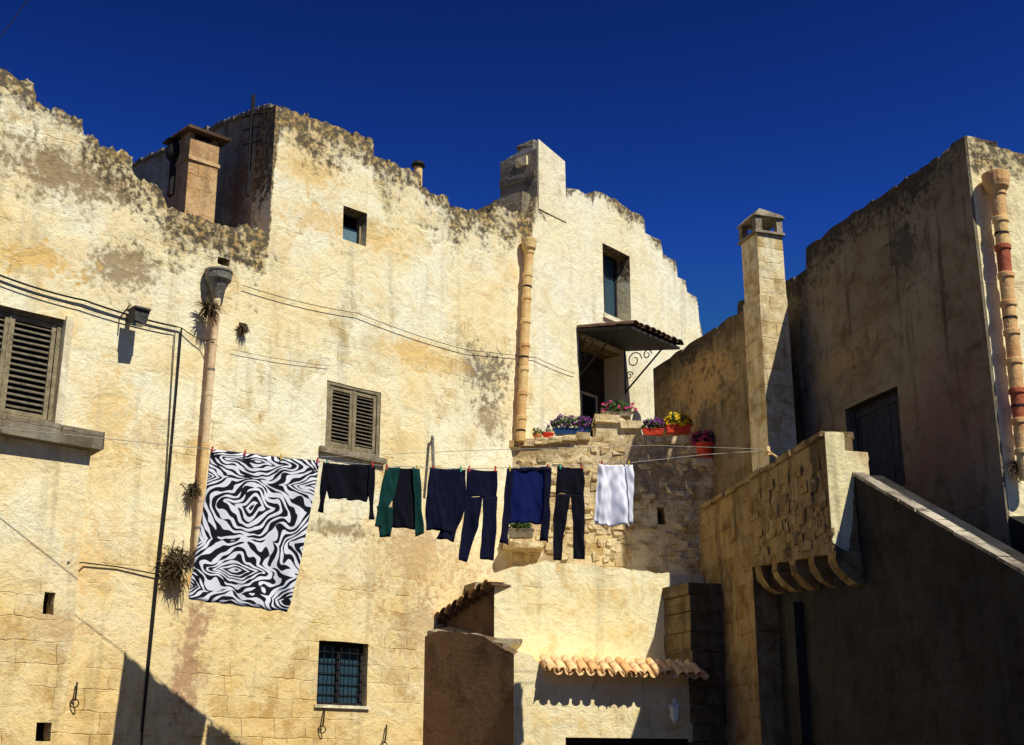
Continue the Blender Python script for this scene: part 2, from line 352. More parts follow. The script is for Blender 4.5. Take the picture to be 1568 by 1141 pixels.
b=B(); a,c,z0,z1=w4
frame(b,PA,w4,-.14,.05,.05,0,True); b.box(PA,a,c,z0,z1,-.22,-.20,2)
for k in range(1,6): x=a+(c-a)*k/6; b.tube([PA.pt(x,z0,-.07),PA.pt(x,z1,-.07)],.009,6,1)
for k in range(1,6): z=z0+(z1-z0)*k/6; b.tube([PA.pt(a,z,-.06),PA.pt(c,z,-.06)],.008,6,1)
b.box(PA,a-.04,c+.04,z0-.05,z0-.003,-.1,.04,3)
b.obj('barred_window',[woodd,iron,glass,matCp],H)
b=B()
for r in (v1,v3): b.box(PA,r[0]-.02,r[1]+.02,r[2]-.02,r[3]+.02,-.5,-.45)
b.obj('vent_backs',[black],H)
b=B(); a,c,z0,z1=wb1; frame(b,PB,wb1,-.36,.06,.05,0,True); b.box(PB,a,c,z0,z1,-.42,-.40,1)
b.box(PB,a-.05,c+.10,z0-.09,z0-.003,-.1,.06,2,.01)
b.obj('upper_window',[woodd,glass,matCp],H)
b=B(); a,c,z0,z1=wb2; b.box(PB,a+.002,c-.002,z0,z1,-.55,-.50,1)
dd_=(a+.05,c-.35,z0,z0+(z1-z0)*.55); frame(b,PB,dd_,-.44,.05,.06,0,True); b.box(PB,dd_[0]+.05,dd_[1]-.05,dd_[2],dd_[3]-.05,-.49,-.47,2)
b.obj('balcony_door',[simple('white_paint_mat',(.6,.58,.5),.7,.2),simple('canopy_shade_mat',(.07,.055,.04),.9,.5,3),black],H)  # recess back: canopy shadow put into its dark colour, no soot
# canopy
s0=PB.px(882,500)[0]; s1=PB.px(958,545)[0]; zc=PB.px(882,500)[1]; zc2=PB.px(960,546)[1]; z_w=(zc+zc2)/2
b=B(); OUT=1.4; dr=.25
def cp(a,o,z=0): return PB.pt(a,z_w+z-dr*o/OUT,o)
b.hexa([cp(s0,0),cp(s1,0),cp(s1,OUT),cp(s0,OUT)],[cp(s0,0,.06),cp(s1,0,.06),cp(s1,OUT,.06),cp(s0,OUT,.06)],1)
n=9; sd=Vector((PB.d.x,PB.d.y,0))
for k in range(n):
    x=s0+(s1-s0)*(k+.5)/n
    for j in range(3):
        b.tile(cp(x+random.uniform(-.02,.02),OUT*j/3-.02,.09+.015*j),cp(x+random.uniform(-.02,.02),OUT*(j+1)/3+.06+random.uniform(-.02,.03),.075+.015*j),.095,.13,Vector((0,0,1)),sd,0)
for x in (s0+.08,s1-.08):
    pts=[PB.pt(x,z_w-1.0,.03),PB.pt(x,z_w-.02,.03)]; b.tube(pts,.016,6,2)
    pts=[PB.pt(x,z_w-.95+.8*t**1.0,.03+1.0*t) for t in [i/8 for i in range(9)]]; b.tube(pts,.020,6,2)
    for (cx,cz,r) in ((.28,-.28,.2),(.62,-.22,.12),(.14,-.6,.1)):
        b.tube([PB.pt(x,z_w+cz+r*math.sin(t*.6)*(1-t/18),cx+r*math.cos(t*.6)*(1-t/18)) for t in range(14)],.013,5,2)
b.obj('door_canopy',[tiled,woodd,iron],H)
# annex and ledge
sa=PA.px(126,700)[0]; zl=PA.px(60,672)[1]
wall('annex_wall',PA,[(sL,-.2),(sL,zl-.12)]+[(sL+(sa-sL)*i/6,zl-.12) for i in range(1,6)]+[(sa,zl-.12)]+[(sa+random.uniform(-.025,.02),(zl-.12)*(1-i/14)) for i in range(1,14)]+[(sa,-.2)],[rect(hr(PA.shift(.28),[(70,906),(86,908),(80,942),(64,940)])),rect(hr(PA.shift(.28),[(57,1105),(80,1108),(78,1135),(55,1135)]))],.27,matA,H,off=.28)
b=B(); b.box(PA,sa-1.6,sa-.1,.2,PA.px(70,895)[1],.012,.05); b.obj('annex_recess_backs',[black],H)
b=B(); x=sL
while x<sa+.1:
    w=random.uniform(.5,.85); b.box(PA,x,min(x+w,sa+.12)-.01,zl-.117,zl+.14,.02,.46,0,.014); x+=w
b.obj('stone_ledge',[matGrey],H)
# ================================================================ chimneys
def chim_rect(pl,u0,u1,vt,off): a,_=pl.px(u0,vt,off); c,z=pl.px(u1,vt,off); return a,c,z
b=B(); a,c,z=chim_rect(PA,291,336,225,-.9)
b.box(PA,a,c,6,z,-1.55,-.9,0,.01); b.box(PA,a-.03,c+.03,z-.42,z-.36,-1.6,-.87,0,.01)
for x in (a+.05,c-.05): b.box(PA,x-.05,x+.05,z,z+.12,-1.5,-.95,0)
b.box(PA,a-.10,c+.16,z+.12,z+.17,-1.7,-.78,1,.02)
b.obj('square_chimney',[matCh,tiled])
b=B(); p=PA.P(262,300,-1.4); q=PA.P(266,222,-1.4); h=(q-p).z
b.lathe(p,[(.07,0),(.07,h*.7),(.14,h*.74),(.15,h*.8),(.12,h),(.07,h*1.02),(.07,h*1.06),(.17,h*1.08),(.02,h*1.2)],12)
b.obj('metal_chimney_flue',[iron],None)
b=B(); p=PA.P(640,268,-.3); b.lathe(p,[(.085,-.3),(.085,.16)],12,0); b.lathe(p,[(.06,.16),(.13,.18),(.14,.2),(.10,.27),(.03,.29)],12,1)
b.obj('chimney_pot',[terra_pale,iron],None)
b=B(); a=PB.px(824,300)[0]; c=PB.px(866,300)[0]; zt=PB.px(845,232)[1]; z0=PB.px(845,330)[1]
b.hexa([PB.pt(a,z0,-1.0),PB.pt(c,z0,-1.0),PB.pt(c,z0,.02),PB.pt(a,z0,.02)],[PB.pt(a,zt-.12,-1.0),PB.pt(c,zt-.25,-1.0),PB.pt(c-.03,zt-.08,.02),PB.pt(a,zt+.1,.02)],0)
b.box(PB,a-.04,a-.003,z0-.3,zt-.12,-1.0,.0,1,.012)  # thin grey panel: shade of the left face put into its colour
b.box(PB,a-.02,a+.4,zt-.0,zt+.12,-.55,-.12,1,.02); b.box(PB,a-.09,a-.02,zt-.75,zt-.62,-1.0,-.05,1,.02)
b.box(PB,a-.3,a-.02,z0-.3,z0+.35,-1.0,-.2,1,.03)
b.box(PB,a-.075,a-.03,zt-.42,zt-.22,-.55,-.25,2,.01)
b.obj('plastered_chimney',[matCp,matGrey,matT])
b=B(); OF=.30; a=PR0.px(1140,500,OF)[0]; c=PR0.px(1166,500,OF)[0]; zt=PR0.px(1163,352,OF)[1]
b.box(PR0,a,c,-.1,zt-1.2,-.26,OF,0,.0); b.box(PR0,a+.01,c-.01,zt-1.2,zt,-.25,OF-.02,0,.01)
b.box(PR0,a-.04,c+.04,zt,zt+.06,-.28,OF+.03,1,.01)
for x in (a+.05,c-.05):
    for o in (-.2,OF-.06): b.box(PR0,x-.06,x+.06,zt+.06,zt+.34,o-.06,o+.06,1,.01)
b.hexa([PR0.pt(a-.05,zt+.34,-.30),PR0.pt(c+.05,zt+.34,-.30),PR0.pt(c+.05,zt+.34,OF+.04),PR0.pt(a-.05,zt+.34,OF+.04)],[PR0.pt(a,zt+.42,-.25),PR0.pt(c,zt+.42,-.25),PR0.pt(c,zt+.5,OF-.1),PR0.pt(a,zt+.5,OF-.1)],1)
b.obj('stone_chimney',[stone('chimney_stone_mat',(.88,.74,.45),(.93,.83,.55),(.4,.3,.17),DK,brick=1,brthr=.2,stain=.6),matGrey])
sCh=c
# ================================================================ TERRACE
T=empty('terrace')
topT=[(772,688),(800,681),(850,673),(912,668),(913,641),(940,637),(980,650),(986,671),(1035,668),(1058,690),(1062,704),(1118,712),(1120,790)]
tT=mono([PT.px(*p) for p in jag(topT,9,2.0)])
hT=hr(PT,[(1007,776),(1018,776),(1018,803),(1007,803)])
wall('terrace_front',PT,[(tT[0][0]-.3,-.2),(tT[0][0]-.3,tT[0][1])]+tT+[(tT[-1][0],-.2)],[rect(hT)],.5,matT,T)
zf=PT.px(900,700)[1]
b=B(); b.add([PT.pt(tT[0][0]-.3,zf-.5,-.45),PT.pt(tT[-1][0],zf-.5,-.45),PT.pt(tT[-1][0],zf-.5,-6),PT.pt(tT[0][0]+2,zf-.5,-6)],[(0,1,2,3)])
b.obj('terrace_floor',[matT],T)
b=B(); n=6
for k in range(n):
    u0,u1=776,905
    a=PT.px(u0+(u1-u0)*k/n,685)[0]; c=PT.px(u0+(u1-u0)*(k+.96)/n,685)[0]; z=PT.px(u0+(u1-u0)*(k+.5)/n,684-k*2.4)[1]
    b.box(PT,a,c,z-.02,z+.10,-.5,.07,0,.018)
for (u0,u1,v) in ((911,948,640),(949,982,650),(984,1015,672),(1016,1058,672),(1060,1090,706),(1091,1122,710)):
    a=PT.px(u0,v)[0]; c=PT.px(u1,v)[0]; z=PT.px(u0,v)[1]; b.box(PT,a,c,z-.1,z+.05,-.5,.06,0,.02)
for i in range(200):
    u=random.uniform(785,1100); v=random.uniform(690,862); a,z=PT.px(u,v); w=random.uniform(.07,.26); h=random.uniform(.05,.15)
    if 990<u<1026 and 765<v<812: continue
    b.box(PT,a,a+w,z,z+h,-.02,random.uniform(.006,.04),0,.022)
b.obj('coping_and_rubble_stones',[matT],T)
# ================================================================ LOWER HOUSE
L=empty('lower_house')
tL2=mono([PL2.px(*p) for p in jag([(757,893),(785,868),(832,861),(834,858),(900,866),(980,874),(1112,886)],12,2)])
sc2=PL2.px(757,900)[0]; tL2[0]=(sc2,tL2[0][1])
wall('upper_front_wall',PL2,[(sc2,-.2)]+tL2+[(tL2[-1][0],-.2)],[],.9,matL,L)
b=B(); b.box(PL2,sc2+.02,tL2[-1][0],PL2.px(900,868)[1]-.35,PL2.px(900,868)[1]-.25,-2.4,-.9); b.obj('flat_roof',[matGrey],L)
tL1=mono([PL1.px(*p) for p in jag([(787,1003),(797,998),(815,1004),(823,1014),(1000,1020),(1112,1030)],14,1.2)])
sc1=PL1.px(787,1010)[0]; tL1[0]=(sc1,tL1[0][1])
dz=PL1.px(930,1130)[1]; da=PL1.px(866,1130)[0]; dc=PL1.px(1058,1136)[0]
wall('lower_front_wall',PL1,[(sc1,-.2)]+tL1+[(tL1[-1][0],-.2)],[[(da,.02),(dc,.02),(dc,dz),(da,dz)]],.72,matL,L)
b=B(); b.box(PL1,da,dc,0,dz,-.3,-.25,0); frame(b,PL1,(da,dc,0,dz),-.1,.08,.06,0,True); b.obj('garage_door',[woodd],L)
# buttress between lower house and stair
b=B(); a=PL1.px(1060,1040,.1)[0]; c=PL1.px(1118,1040,.1)[0]; zz=PL1.px(1080,892,.1)[1]; z=-.1
while z<zz-.1:
    h=random.uniform(.26,.36); xx=a+random.uniform(-.02,.03); m_=xx+random.uniform(.25,.45); z2=min(z+h,zz)
    b.box(PL1,xx,m_,z,z2-.008,-1.3,.12+random.uniform(-.02,.02),0,.012); b.box(PL1,m_+.008,c,z,z2-.008,-1.3,.12+random.uniform(-.02,.02),0,.012); z=z2
b.obj('buttress',[matPm],L)
e1=PS1.px(787,1010)[0]-.006; e2=PS2.px(757,900)[0]-.006
o1=[PS1.px(*p) for p in jag([(642,977),(672,966),(705,968),(742,975),(765,990),(784,1002)],10,1)]; o1[-1]=(e1,o1[-1][1])
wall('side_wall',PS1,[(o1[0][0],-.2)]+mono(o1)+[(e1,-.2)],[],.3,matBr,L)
o2=[PS2.px(*p) for p in [(662,962),(755,897)]]; o2[-1]=(e2,o2[-1][1]); 
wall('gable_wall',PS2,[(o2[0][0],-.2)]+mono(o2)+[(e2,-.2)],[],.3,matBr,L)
b=B()
A=[PS1.P(655,972,-.05),PS1.P(770,992,-.05),PL2.P(800,985,.02),PS2.P(690,965,.02)]
b.hexa(A,[p+Vector((0,0,.07)) for p in A])
b.obj('lean_to_slab',[matGrey],L)
b=B(); n=11
for k in range(n):
    a=o2[0][0]+(e2+.1-o2[0][0])*(k+.3)/n; z=o2[0][1]+(o2[-1][1]-o2[0][1])*(k+.3)/n
    sdv=Vector((PS2.d.x,PS2.d.y,.6)).normalized()
    b.tile(PS2.pt(a,z+.08,-.6),PS2.pt(a,z+.02,.22),.09,.11,Vector((0,0,1)),sdv,k%2)
    b.tile(PS2.pt(a+.04,z,-.6),PS2.pt(a+.04,z-.03,.16),.09,.10,Vector((0,0,1)),sdv,1)
b.obj('gable_roof_tiles',[tilem,tiled],L)
sd=Vector((PL1.d.x,PL1.d.y,0)); a=PL1.px(826,1020)[0]; c=PL1.px(1064,1034)[0]; zr=PL1.px(940,1016)[1]
b=B(); n=15; OUT=.30; dr=.20
def ap(x,o,z=0): return PL1.pt(x,zr+z-dr*o/OUT,o)
b.hexa([ap(a,0,-.03),ap(c,0,-.03),ap(c,OUT-.06,-.03),ap(a,OUT-.06,-.03)],[ap(a,0,.0),ap(c,0,.0),ap(c,OUT-.06,.0),ap(a,OUT-.06,.0)],1)
for k in range(n):
    x=a+(c-a)*(k+.5)/n+random.uniform(-.02,.02); w=(c-a)/n
    for j in range(2):
        b.tile(ap(x,OUT*j/2-.02,.05+.03*j),ap(x+random.uniform(-.02,.02),OUT*(j+1)/2+.06+random.uniform(-.03,.03),.02+.03*j),w*.38,w*.46,Vector((0,0,1)),sd,0 if random.random()<.75 else 1,8)
    x2=x+w/2; b.tile(ap(x2,0,.045),ap(x2,OUT+.03,.04),w*.4,w*.4,Vector((0,0,-1)),sd,0,6)
b.obj('tile_awning',[tilem,terra],L)
# wall lantern
b=B(); p=PL1.P(1034,1092,.32)
b.tube([PL1.P(1022,1120,.0),PL1.P(1024,1105,.16),PL1.P(1032,1082,.30),PL1.P(1034,1078,.32)],.016,6)
b.lathe(p,[(.13,.10),(.04,.17),(.05,.18),(.03,.21),(.01,.25)],6); b.lathe(p,[(.06,-.12),(.10,.10)],6,1); b.lathe(p,[(.02,-.17),(.065,-.12)],6)
b.obj('wall_lantern',[simple('lantern_paint_mat',(.70,.68,.6),.5,.2),simple('frosted_glass_mat',(.75,.77,.72),.3,.1)])
# ================================================================ RIGHT BUILDING
R=empty('shaded_house')
dr_=hr(PR,[(1295,628),(1378,588),(1383,755),(1302,760)])
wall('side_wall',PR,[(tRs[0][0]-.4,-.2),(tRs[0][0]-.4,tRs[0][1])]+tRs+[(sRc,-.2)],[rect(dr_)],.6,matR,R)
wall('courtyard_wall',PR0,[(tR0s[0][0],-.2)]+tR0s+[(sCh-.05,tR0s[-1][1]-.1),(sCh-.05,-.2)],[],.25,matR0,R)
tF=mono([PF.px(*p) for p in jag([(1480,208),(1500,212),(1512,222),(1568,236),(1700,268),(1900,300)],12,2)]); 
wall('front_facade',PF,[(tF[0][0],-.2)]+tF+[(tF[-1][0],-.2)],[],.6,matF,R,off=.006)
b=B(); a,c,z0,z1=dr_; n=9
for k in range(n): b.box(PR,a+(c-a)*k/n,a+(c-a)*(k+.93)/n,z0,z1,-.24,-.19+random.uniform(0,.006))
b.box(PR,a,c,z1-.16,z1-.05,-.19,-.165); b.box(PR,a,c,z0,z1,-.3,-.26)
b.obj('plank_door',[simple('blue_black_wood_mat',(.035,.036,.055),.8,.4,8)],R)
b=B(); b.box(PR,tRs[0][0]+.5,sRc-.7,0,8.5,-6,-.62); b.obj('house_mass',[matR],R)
# ================================================================ STAIR / BALCONY
ST=empty('stone_staircase')
tp=mono([PP1.px(*p) for p in jag([(1078,778),(1088,772),(1150,735),(1258,668)],12,1.8)]); tp[-1]=(sPc,tp[-1][1])
sx=PP1.px(1152,870)[0]; zb=PP1.px(1265,852)[1]; zb2=PP1.px(1152,868)[1]
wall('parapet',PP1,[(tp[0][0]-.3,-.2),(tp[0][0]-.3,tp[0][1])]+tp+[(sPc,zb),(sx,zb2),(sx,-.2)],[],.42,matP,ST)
b=B()
for i in range(9):
    t0=i/9; a=tp[0][0]+(sPc-tp[0][0])*t0; c=tp[0][0]+(sPc-tp[0][0])*(i+random.uniform(.93,.98))/9; zz=tp[0][1]+(tp[-1][1]-tp[0][1])*(t0+.04)
    b.box(PP1,a,c,zz-.03,zz+.04+random.uniform(0,.02),-.46,.04+random.uniform(0,.02),0,.018)
for i in range(70):
    a=random.uniform(sx,sPc-.3); z=random.uniform(zb+.15,tp[-1][1]-.35); w=random.uniform(.15,.4); h=random.uniform(.1,.22)
    b.box(PP1,a,a+w,z,z+h,-.02,random.uniform(.008,.03),0,.012)
b.obj('parapet_coping',[matP],ST)
po=[PQ.px(*p) for p in jag([(1265,662),(1291,663),(1293,690),(1328,693),(1331,729),(1308,730),(1305,800),(1299,846),(1284,838),(1266,826)],9,1.8,False)]
po[0]=(PQ.px(1265,700)[0],po[0][1]); po[-1]=(PQ.px(1265,700)[0],po[-1][1])
wall('pillar',PQ,po,[],.5,matF,ST,off=.012)
b=B()
for k in range(5):
    a=sx+.12+(sPc-sx-.3)*k/4.0; zt_=zb2+(zb-zb2)*(a-sx)/(sPc-sx)+.03
    prof=[(-.4,0),(.0,0),(.0,-.13),(-.04,-.26),(-.14,-.38),(-.27,-.46),(-.4,-.48)]
    n=len(prof); r=lambda: random.uniform(-.018,.018)
    vs=[PP1.pt(a+r(),zt_+z+r(),o+r()-.01) for o,z in prof]+[PP1.pt(a+.24+r(),zt_+z+r(),o+r()-.01) for o,z in prof]
    b.add(vs,[list(range(n)),list(range(2*n-1,n-1,-1))]+[(i,i+n,(i+1)%n+n,(i+1)%n) for i in range(n)],0)
b.obj('corbels',[matP],ST)
s_a=PP2.px(1306,727)[0]; 
st=[PP2.px(1306,727),PP2.px(1568,880),]
sl=(st[1][1]-st[0][1])/(st[1][0]-st[0][0]); s_e=st[0][0]+(-st[0][1]+.3)/sl
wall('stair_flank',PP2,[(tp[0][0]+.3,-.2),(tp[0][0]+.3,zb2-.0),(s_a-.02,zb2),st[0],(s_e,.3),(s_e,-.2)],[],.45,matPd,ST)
b=B(); N=24
for k in range(N):
    a=s_a+(s_e-s_a)*k/N; c=s_a+(s_e-s_a)*(k+random.uniform(.93,.98))/N; za=st[0][1]+sl*(a-s_a); zc_=st[0][1]+sl*(c-s_a); r=lambda: random.uniform(-.014,.014)
    lo=[PP2.pt(a,za,-.16+r()),PP2.pt(c,zc_,-.16+r()),PP2.pt(c,zc_,.02+r()),PP2.pt(a,za,.02+r())]
    b.hexa(lo,[p+Vector((0,0,.04+abs(r()))) for p in lo])
b.obj('stair_coping',[stone('coping_mat',(.55,.47,.34),(.24,.20,.15),(.09,.07,.05),(.03,.027,.02),brick=0,stain=1,streak=.8)],ST)
b=B()
for k in range(22):
    a=s_a+(s_e-s_a)*k/22; c=s_a+(s_e-s_a)*(k+1)/22; zz=st[0][1]+sl*(c-s_a)-.75
    if zz>.05: b.box(PP2,a,c,0,zz,-1.8,-.452)
b.box(PP2,tp[0][0]+.5,s_a,0,st[0][1]-.9,-1.8,-.46)
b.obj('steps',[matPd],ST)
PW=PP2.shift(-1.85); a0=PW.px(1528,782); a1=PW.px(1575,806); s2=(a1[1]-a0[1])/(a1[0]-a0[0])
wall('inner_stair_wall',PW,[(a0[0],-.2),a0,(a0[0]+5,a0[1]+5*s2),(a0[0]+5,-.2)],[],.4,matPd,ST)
b=B(); a=PP2.px(1218,950)[0]; b.box(PP2,a,a+.35,-.1,zb-.4,0,.16,0,.02); b.obj('pier',[matPd],ST)
# ================================================================ DRAIN PIPES
def pipe(name,pts,r,mats,segs,coll=1.15,hop=None):
    b=B(); p0,p1=Vector(pts[0]),Vector(pts[1]); n=len(segs); b_=p1-p0; Ls=b_.length/n; ax=b_.normalized()
    for k,mi in enumerate(segs):
        a=p0+b_*(k/n)+Vector((random.uniform(-.006,.006),0,0))
        b.lathe(a,[(r*coll*.96,0),(r*coll,.01),(r*coll,.07),(r*1.02,.085),(r,.10),(r*.98,Ls*.99)],18,mi,ax)
    if hop: b.lathe(p0,hop[0],18,hop[1])
    for k in range(1,n,3):
        q=p0+b_*((k+.55)/n); b.lathe(q,[(r*1.06,0),(r*1.06,.035)],14,len(mats)-1,ax)
    return b.obj(name,mats,None,False)
pipe('drain_pipe',[PA.P(333,446,.16),PA.P(301,845,.12)],.058,[pink,terra_pale,zinc],[0,0,0,1,0],1.10,([(.07,-.12),(.10,-.02),(.17,.14),(.21,.18),(.215,.30),(.23,.31),(.23,.34),(.19,.34),(.17,.22),(.02,.2)],2))
pipe('drain_pipe',[PA.P(810,384,.18),PA.P(797,676,.16)],.088,[terra_pale,terra,iron],[0,0,0,0,1,0,1,0],1.16,([(.08,-.05),(.14,.04),(.15,.14),(.16,.20),(.16,.24),(.13,.24),(.11,.14),(.02,.12)],0))
pipe('drain_pipe',[PF.P(1527,292,.22),PF.P(1571,735,.2)],.098,[terra,terra_pale,terra_red,iron],[0,1,2,0,0,0,0,2,0,1],1.2,([(.10,-.05),(.17,.04),(.19,.12),(.20,.22),(.20,.26),(.16,.26),(.14,.14),(.02,.12)],0))
# ================================================================ CABLES, poles
def cable(name,pts,r=.012,mat=iron):
    b=B(); b.tube(pts,r,5); return b.obj(name,[mat])
def sag(a,c,s,n=14): return [a.lerp(c,i/n)-Vector((0,0,s*4*(i/n)*(1-i/n))) for i in range(n+1)]
cable('wall_cable',sag(PA.P(-40,405,.05),PA.P(130,460,.05),.05)+sag(PA.P(132,461,.05),PA.P(278,502,.05),.03)+[PA.P(270,600,.04),PA.P(258,740,.04),PA.P(240,900,.04),PA.P(218,1120,.04),PA.P(214,1200,.04)],.015)
cable('wall_cable',sag(PA.P(-40,415,.04),PA.P(125,470,.04),.04)+sag(PA.P(127,471,.04),PA.P(268,508,.04),.03)+[PA.P(262,600,.03),PA.P(254,740,.03),PA.P(237,900,.03),PA.P(216,1120,.03)],.008)
cable('wall_cable',sag(PA.P(278,502,.05),PA.P(312,522,.1),.02,5)+[PA.P(330,520,.25)],.008)
cable('wall_cable',sag(PA.P(372,437,.06),PA.P(550,480,.06),.05)+sag(PA.P(551,481,.06),PA.P(716,536,.06),.04)+sag(PB.P(822,548,.05),PB.P(880,572,.05),.02),.006)
cable('wall_cable',[PA.P(104,861,.3),PA.P(130,862,.04),PA.P(180,868,.03),PA.P(244,880,.05)],.010)
cable('wall_cable',sag(PA.P(355,535,.05),PA.P(505,560,.04),.03),.004)
cable('overhead_cable',sag(D(-60,130,12),D(70,-40,12),.05),.006)
b=B(); b.tube([PTW.P(380,300,.25),PTW.P(388,146,.25)],.036,6); b.tube([PTW.P(380,285,.25),PTW.P(376,285,0)],.015,5)
for v in (180,200,222): b.tube([PTW.P(372,v,.25),PTW.P(402,v-7,.25)],.014,5)
b.obj('iron_antenna_pole',[iron])
b=B(); a,z=PA.px(196,488); 
b.box(PA,a-.04,a+.04,z-.05,z+.05,0,.25,0); b.box(PA,a-.10,a+.12,z-.16,z+.04,.20,.42,0,.02); b.box(PA,a-.12,a+.14,z+.04,z+.07,.18,.46,0); b.box(PA,a-.08,a+.10,z-.18,z-.16,.24,.4,1)
b.tube([PA.pt(a-.14,z-.02,.02),PA.pt(a-.14,z+.1,.3)],.012,5)
b.obj('wall_flood_lamp',[simple('lamp_housing_mat',(.08,.075,.065),.6,.4,8),glass])
for (u,v) in ((118,1045),(497,1085),(592,1110)):
    b=B(); b.tube([PA.P(u,v,.04),PA.P(u-1,v+14,.08),PA.P(u-3,v+28,.04)],.013,6)
    c=PA.P(u-4,v+32,.05); b.tube([c+Vector((.06*math.cos(t),0,.06*math.sin(t))) for t in [i*.7 for i in range(10)]],.009,5); b.obj('iron_ring_hook',[iron])
b=B(); b.tube([PA.P(662,668,.1),PA.P(664,730,.25)],.03,8); b.tube([PA.P(662,672,.0),PA.P(662,672,.14)],.02,6); b.obj('clothesline_pole',[zinc])
# ================================================================ LAUNDRY
def fab(name,c,c2=None):
    m=M(name,.95); tc=m.n('ShaderNodeTexCoord').outputs['Object']; n=m.noise3(tc,5,4)
    m.col(m.mix(n,c,c2 or tuple(x*.7 for x in c))); m.b.inputs['Sheen Weight'].default_value=.03; m.b.inputs['Specular IOR Level'].default_value=.1; return m.m
nav=fab('navy_black_cotton_mat',(.005,.006,.024)); blk=fab('black_cotton_mat',(.005,.005,.011)); grn=fab('teal_cotton_mat',(.006,.045,.038)); blu=fab('blue_cotton_mat',(.006,.012,.09)); wht=fab('white_cotton_mat',(.84,.82,.88),(.76,.75,.84))
def cloth(name,comps,mats,amp=.05,fr=2.2,off=0,seed=0,nc=22,zoff=None,puv=False):
    vs=[];fs=[];mi=[];uvs=[]
    for ci,(rows,m,o) in enumerate(comps):
        rr=[]
        for i in range(len(rows)-1):
            for k in range(10):
                t2=k/10
                rr.append(tuple(tuple(rows[i][e][x]*(1-t2)+rows[i+1][e][x]*t2 for x in (0,1)) for e in (0,1)))
        rr.append(rows[-1]); k0=len(vs); nr=len(rr)
        for ri,(l,r) in enumerate(rr):
            T=ri/(nr-1)
            for j in range(nc+1):
                u=l[0]+(r[0]-l[0])*j/nc; v=l[1]+(r[1]-l[1])*j/nc
                a,z=PC.px(u,v); 
                dn=noise.noise(Vector((a*fr*1.6+seed*7.1,z*fr*.35,seed)))*amp*(.35+T)+noise.noise(Vector((a*fr*5+seed,z*fr*1.8,seed+4)))*amp*.45
                dn+=math.sin(a*fr*7+3*noise.noise(Vector((a,z,seed))))*amp*.25*T
                wig=noise.noise(Vector((z*3.5,seed,0 if j<nc/2 else 3)))*.03*T
                vs.append(PC.pt(a+wig,z+noise.noise(Vector((a*6,seed,1)))*.03*T-(math.sin(j/nc*math.pi)*.012 if T<.05 else 0),o+off+dn)); uvs.append((a,z) if not puv else (j/nc,1-T))
        for ri in range(nr-1):
            for j in range(nc):
                q=k0+ri*(nc+1)+j; fs.append([q,q+1,q+nc+2,q+nc+1]); mi.append(m)
    o=finish(name,vs,fs,mats,None,mi,True,uvs,recalc=False)
    md=o.modifiers.new('thickness','SOLIDIFY'); md.thickness=.006; return o
z=M('zebra_print_mat',.9); uv=z.n('ShaderNodeUVMap').outputs[0]
sp=z.n('ShaderNodeSeparateXYZ',{},{0:uv}); X=sp.outputs[0]; Y=z.math('MULTIPLY',sp.outputs[1],1.45)
full=z.n('ShaderNodeCombineXYZ',{},{0:X,1:Y,2:0}).outputs[0]
wv=z.vscale(z.n('ShaderNodeVectorMath',{'operation':'SUBTRACT'},{0:z.noise(full,4.5,1,.5,0,True),1:(.5,.5,.5)}).outputs[0],(.12,.16,0))
sp2=z.n('ShaderNodeSeparateXYZ',{},{0:z.n('ShaderNodeVectorMath',{'operation':'ADD'},{0:full,1:wv}).outputs[0]})
fx=z.math('ABSOLUTE',z.math('SUBTRACT',sp2.outputs[0],.44)); fy=z.math('PINGPONG',z.math('ADD',sp2.outputs[1],.10),.24)
vec=z.n('ShaderNodeCombineXYZ',{},{0:fx,1:fy,2:0}).outputs[0]
r_=z.math('SQRT',z.math('ADD',z.math('MULTIPLY',z.math('MULTIPLY',fx,fx),.35),z.math('MULTIPLY',fy,fy)))
A_=z.math('ADD',fy,z.math('MULTIPLY',fx,.45))
reg=z.mr(z.noise(vec,3.2,0,.4),.40,.60,0,1)
mixv=z.math('ADD',z.math('MULTIPLY',A_,z.math('SUBTRACT',1.0,reg)),z.math('MULTIPLY',r_,reg))
ph=z.math('ADD',z.math('MULTIPLY',mixv,138),z.math('MULTIPLY',z.noise(full,3.5,0,.4),11))
sn=z.math('ADD',z.math('SINE',ph),z.math('MULTIPLY',z.math('SUBTRACT',z.noise(full,10,0),.5),3.0))
z.col(z.mix(z.mr(sn,-.08,.07,0,1),(.008,.008,.014),(.82,.82,.86)))
cloth('zebra_print_sheet',[([((323,688),(490,706)),((316,745),(480,760)),((300,850),(458,870)),((288,917),(440,937))],0,0)],[z.m],.07,1.1,0,3,60,puv=True)
cloth('black_sweater',[([((499,709),(571,712)),((500,735),(568,740)),((502,764),(563,767))],0,0),([((494,708),(503,709)),((490,745),(501,747)),((487,783),(495,785))],0,.03),([((564,711),(574,713)),((563,750),(573,752)),((566,795),(572,796))],0,.03)],[blk],.05,3,0,5)
cloth('green_cardigan',[([((590,715),(612,716)),((580,760),(603,762)),((573,806),(580,808))],0,.03),([((602,716),(640,717)),((600,760),(637,762)),((600,808),(636,810))],1,0),([((576,775),(602,777)),((581,822),(598,824))],0,.02),([((630,716),(642,718)),((634,765),(645,767)),((636,822),(648,818))],0,.03)],[grn,blk],.06,3,0,6)
cloth('navy_cardigan',[([((660,716),(708,718)),((656,760),(705,762)),((657,812),(694,816))],0,0),([((657,717),(672,718)),((651,765),(666,766)),((650,812),(660,814))],0,.04),([((694,717),(713,719)),((690,770),(714,772)),((668,826),(697,828))],0,-.02)],[nav],.06,3,0,7)
